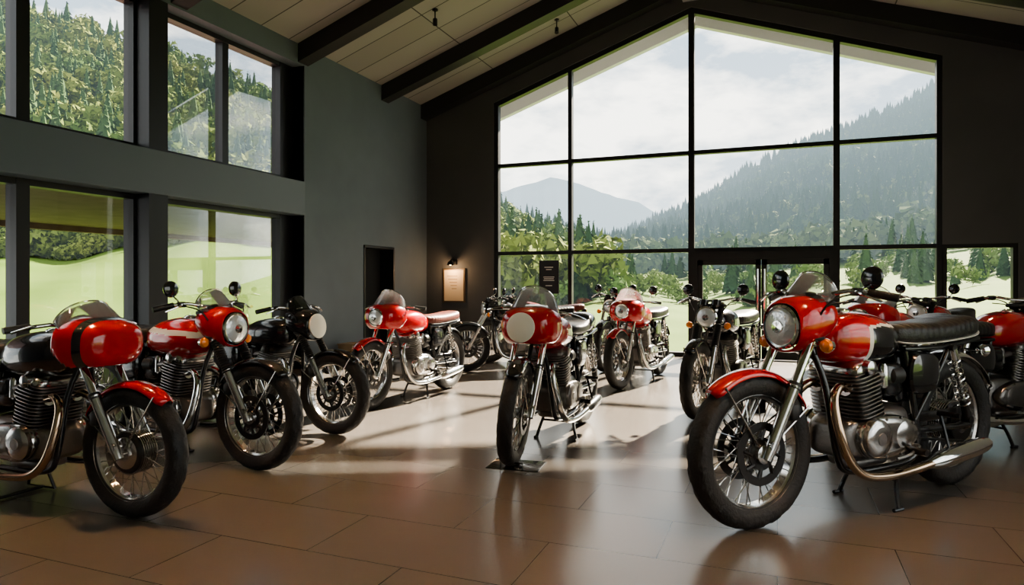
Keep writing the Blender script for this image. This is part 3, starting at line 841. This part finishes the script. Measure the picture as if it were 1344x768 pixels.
mb = MB(); mb.add([(XR+.3, -80, -.2), (90, -80, -.2), (90, 7.5, -.2), (XR+.3, 7.5, -.2)], [(0, 1, 2, 3)]); flat('side_lawn', mb, [grass])
def far(name, T, d0, m, seed):
    f = tab(T); xs = np.linspace(-600, 1900, 260); r = np.random.default_rng(seed); rows = []
    for i, q in enumerate(np.linspace(0, 1, 12)):
        d = d0+q*500
        sm = np.convolve(r.normal(0, 1, xs.size+8), np.ones(9)/9, 'valid')*14
        z = (372-f(xs))/880*d0*(q**.8)*1.0+sm*q
        rows.append([W((x-672)/880*d, d, float(zz)) for x, zz in zip(xs, z)])
    mb = MB(); mb.rings(rows, 0, loop=False); obj(name, mb.mesh(name, [m], ang=180, recalc=False))
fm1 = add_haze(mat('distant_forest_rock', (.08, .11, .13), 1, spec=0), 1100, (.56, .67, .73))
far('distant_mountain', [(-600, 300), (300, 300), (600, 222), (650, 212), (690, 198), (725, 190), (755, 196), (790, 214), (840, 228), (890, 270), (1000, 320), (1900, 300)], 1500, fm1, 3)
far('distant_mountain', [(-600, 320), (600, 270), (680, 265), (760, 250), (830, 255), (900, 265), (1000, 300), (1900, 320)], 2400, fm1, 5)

def scatter(n, xr, dr, hr, wf, pw=1.0, seed=0):
    r = np.random.default_rng(seed+n)
    x = r.uniform(*xr, n); d = dr[0]+(dr[1]-dr[0])*r.random(n)**pw
    z = hz(x, d)-.2; h = r.uniform(*hr, n); rr = (x-672)/880*d
    P = np.stack([-math.sin(YAW)*d+math.cos(YAW)*rr, math.cos(YAW)*d+math.sin(YAW)*rr, z], 1)
    return P, h, h*wf*r.uniform(.85, 1.15, n)
def trimesh(name, tri, m):
    """tri: (T,3,3) triangle soup"""
    T = len(tri); me = bpy.data.meshes.new(name); me.vertices.add(T*3); me.loops.add(T*3); me.polygons.add(T)
    me.vertices.foreach_set('co', tri.reshape(-1).astype(np.float32)); me.loops.foreach_set('vertex_index', np.arange(T*3, dtype=np.int32))
    me.polygons.foreach_set('loop_start', np.arange(0, T*3, 3, dtype=np.int32)); me.materials.append(m); me.update(calc_edges=True); me.validate()
    return obj(name, me)
def conifers(name, sc, m, n, seed=1, boughs=9):
    P, h, w = sc; T = len(P); r = np.random.default_rng(seed)
    u = 1-np.sqrt(r.random((T, n))); u = .05+.95*u
    saw = (u*boughs) % 1.0
    R = w[:, None]*(1-u)**.85*(1.0-.40*saw)+.02*w[:, None]
    a = r.random((T, n))*2*pi; q = r.random((T, n))**.4
    ca, sa = np.cos(a), np.sin(a)
    L = .38*R+.10*w[:, None]
    rc = R*q
    tipx = P[:, 0, None]+ca*(rc+L*.3); tipy = P[:, 1, None]+sa*(rc+L*.3); zc = P[:, 2, None]+u*h[:, None]
    bx_ = P[:, 0, None]+ca*(rc-L*.8); by_ = P[:, 1, None]+sa*(rc-L*.8)
    ww = L*.55
    t = np.empty((T, n, 3, 3))
    t[:, :, 0] = np.stack([tipx, tipy, zc-L*.45], -1)
    t[:, :, 1] = np.stack([bx_-sa*ww, by_+ca*ww, zc+L*.25*r.random((T, n))], -1)
    t[:, :, 2] = np.stack([bx_+sa*ww, by_-ca*ww, zc+L*.45], -1)
    K = 6; core = np.empty((T, K, 3, 3)); an = np.arange(K)*2*pi/K
    for k in range(K):
        for c_, al in ((1, an[k]), (2, an[(k+1) % K])):
            core[:, k, c_] = np.stack([P[:, 0]+w*.62*math.cos(al), P[:, 1]+w*.62*math.sin(al), P[:, 2]+h*.06], -1)
        core[:, k, 0] = np.stack([P[:, 0], P[:, 1], P[:, 2]+h*.97], -1)
    return trimesh(name, np.concatenate([t.reshape(-1, 3, 3), core.reshape(-1, 3, 3)]), m)
def broadleaves(name, sc, m, n, clumps=6, seed=2, leaf=.13):
    P, h, w = sc; T = len(P); r = np.random.default_rng(seed)
    ang = r.random((T, clumps))*2*pi; rad = w[:, None]*.42*np.sqrt(r.random((T, clumps)))
    C = np.stack([P[:, 0, None]+np.cos(ang)*rad, P[:, 1, None]+np.sin(ang)*rad, P[:, 2, None]+h[:, None]*r.uniform(.30, .80, (T, clumps))], -1)
    CR = w[:, None]*r.uniform(.28, .45, (T, clumps))
    k = r.integers(0, clumps, (T, n)); ti = np.arange(T)[:, None]
    c = C[ti, k]; cr_ = CR[ti, k]
    d = r.normal(size=(T, n, 3)); d /= np.linalg.norm(d, axis=-1, keepdims=True); d[..., 2] *= .85
    c = c+d*cr_[..., None]*r.uniform(.7, 1.08, (T, n))[..., None]
    a = r.normal(size=(T, n, 3)); a -= d*(a*d).sum(-1, keepdims=True)*.75; a /= np.linalg.norm(a, axis=-1, keepdims=True)
    b_ = np.cross(d, a)+r.normal(size=(T, n, 3))*.3
    s_ = (w[:, None]*leaf*r.uniform(.6, 1.4, (T, n)))[..., None]
    t = np.stack([c+a*s_, c-a*s_*.5+b_*s_*.8, c-a*s_*.5-b_*s_*.8], 2)
    return trimesh(name, t.reshape(-1, 3, 3), m)
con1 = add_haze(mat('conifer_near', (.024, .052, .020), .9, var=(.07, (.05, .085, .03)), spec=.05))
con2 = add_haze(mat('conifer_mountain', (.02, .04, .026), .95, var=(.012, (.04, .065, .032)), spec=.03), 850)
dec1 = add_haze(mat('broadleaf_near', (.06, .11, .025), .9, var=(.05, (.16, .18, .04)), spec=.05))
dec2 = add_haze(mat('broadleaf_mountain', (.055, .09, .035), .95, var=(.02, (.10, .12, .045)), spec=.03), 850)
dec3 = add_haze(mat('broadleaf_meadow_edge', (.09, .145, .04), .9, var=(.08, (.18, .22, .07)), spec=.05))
conifers('conifer_forest', scatter(1000, (-700, 790), (68, 182), (6.0, 10.5), .27), con1, 200)
broadleaves('broadleaf_forest', scatter(1450, (-700, 790), (62, 178), (4.5, 8), .66), dec1, 260, leaf=.11)
conifers('conifer_forest', scatter(70, (600, 1500), (62, 100), (3, 6.5), .28, seed=5), con1, 200)
broadleaves('broadleaf_forest', scatter(170, (600, 1900), (58, 110), (1.6, 3.4), .8, seed=6), dec3, 260, leaf=.11)
conifers('conifer_forest', scatter(260, (780, 1900), (125, 180), (5, 8), .28, seed=7), con1, 120)
conifers('conifer_forest', scatter(8500, (560, 1900), (175, 505), (8, 12.5), .29, .85), con2, 34, boughs=5)
broadleaves('broadleaf_forest', scatter(1900, (740, 1900), (125, 480), (6, 9), .68, seed=8), dec2, 80, leaf=.17)
broadleaves('hedge', scatter(170, (-700, 480), (56, 60), (1.4, 2.8), .9, seed=9), dec1, 220)

flat('covered_walkway_roof', MB().bx(-12.5, XL-.42, -2, 14.5, 2.30, 2.42).bx(-12.5, -12.35, -2, 14.5, 2.2, 2.3), [mat('soffit_timber', (.17, .085, .09), .7, var=(3, (.21, .115, .12)))])

# ------------------------------------------------------------------ sky + sun
w = bpy.data.worlds.new('sky'); S.world = w; w.use_nodes = True; nt = w.node_tree; bg = nt.nodes['Background']
tc = nt.nodes.new('ShaderNodeTexCoord'); mp = nt.nodes.new('ShaderNodeMapping'); mp.inputs['Scale'].default_value = (1, 1, 2.4); mp.inputs['Location'].default_value = (.35, .1, .2)
nt.links.new(tc.outputs['Generated'], mp.inputs['Vector'])
n = nt.nodes.new('ShaderNodeTexNoise'); n.inputs['Scale'].default_value = 4.6; n.inputs['Detail'].default_value = 10; n.inputs['Roughness'].default_value = .58; nt.links.new(mp.outputs[0], n.inputs['Vector'])
r1 = nt.nodes.new('ShaderNodeValToRGB'); r1.color_ramp.elements[0].position = .42; r1.color_ramp.elements[1].position = .57
r1.color_ramp.elements[0].color = (.40, .50, .60, 1); r1.color_ramp.elements[1].color = (1.4, 1.36, 1.26, 1); nt.links.new(n.outputs['Fac'], r1.inputs['Fac'])
sx = nt.nodes.new('ShaderNodeSeparateXYZ'); nt.links.new(tc.outputs['Generated'], sx.inputs[0])
r2 = nt.nodes.new('ShaderNodeMapRange'); r2.inputs['From Min'].default_value = 0.0; r2.inputs['From Max'].default_value = .40; r2.inputs['To Min'].default_value = .4; r2.inputs['To Max'].default_value = 0.0
nt.links.new(sx.outputs['Z'], r2.inputs['Value'])
mx = nt.nodes.new('ShaderNodeMix'); mx.data_type = 'RGBA'; nt.links.new(r2.outputs[0], mx.inputs[0]); nt.links.new(r1.outputs['Color'], mx.inputs[6]); mx.inputs[7].default_value = (1.1, 1.08, 1.0, 1)
nt.links.new(mx.outputs[2], bg.inputs['Color']); bg.inputs['Strength'].default_value = 1.35

L = bpy.data.lights.new('sun', 'SUN'); L.energy = 29.0; L.angle = math.radians(1.2); L.color = (1, .86, .68)
so = bpy.data.objects.new('sun', L); COL.objects.link(so); so.rotation_euler = Vector((-.24, -1, -.70)).to_track_quat('-Z', 'Y').to_euler(); so.location = (0, 30, 30)

def portal(loc, sx_, sy_, dv):
    P = bpy.data.lights.new('portal', 'AREA'); P.shape = 'RECTANGLE'; P.size = sx_; P.size_y = sy_; P.cycles.is_portal = True
    o = bpy.data.objects.new('window_portal', P); COL.objects.link(o); o.location = loc; o.rotation_euler = Vector(dv).to_track_quat('-Z', 'Z').to_euler()
portal((-1.33, YB+.35, 2.9), 7.2, 5.9, (0, -1, 0)); portal((2.7, YB+.35, .9), 1.0, 1.8, (0, -1, 0)); portal((XL-.5, 4.2, 2.2), 7.3, 4.4, (1, 0, 0)); portal((XR+.3, 1.25, 2.22), 7.5, 3.75, (-1, 0, 0))

# ------------------------------------------------------------------ camera
cam = bpy.data.cameras.new('camera'); cam.sensor_width = 36; cam.lens = 880/1344*36; cam.shift_y = -(384-372)/1344
cam.clip_end = 6000; cam.clip_start = .05
co = bpy.data.objects.new('camera', cam); COL.objects.link(co); co.location = (0, 0, EYE); co.rotation_euler = (pi/2, 0, YAW); S.camera = co
S.view_settings.view_transform = 'AgX'
S.view_settings.look = 'AgX - Medium High Contrast'
S.view_settings.exposure = 0.92
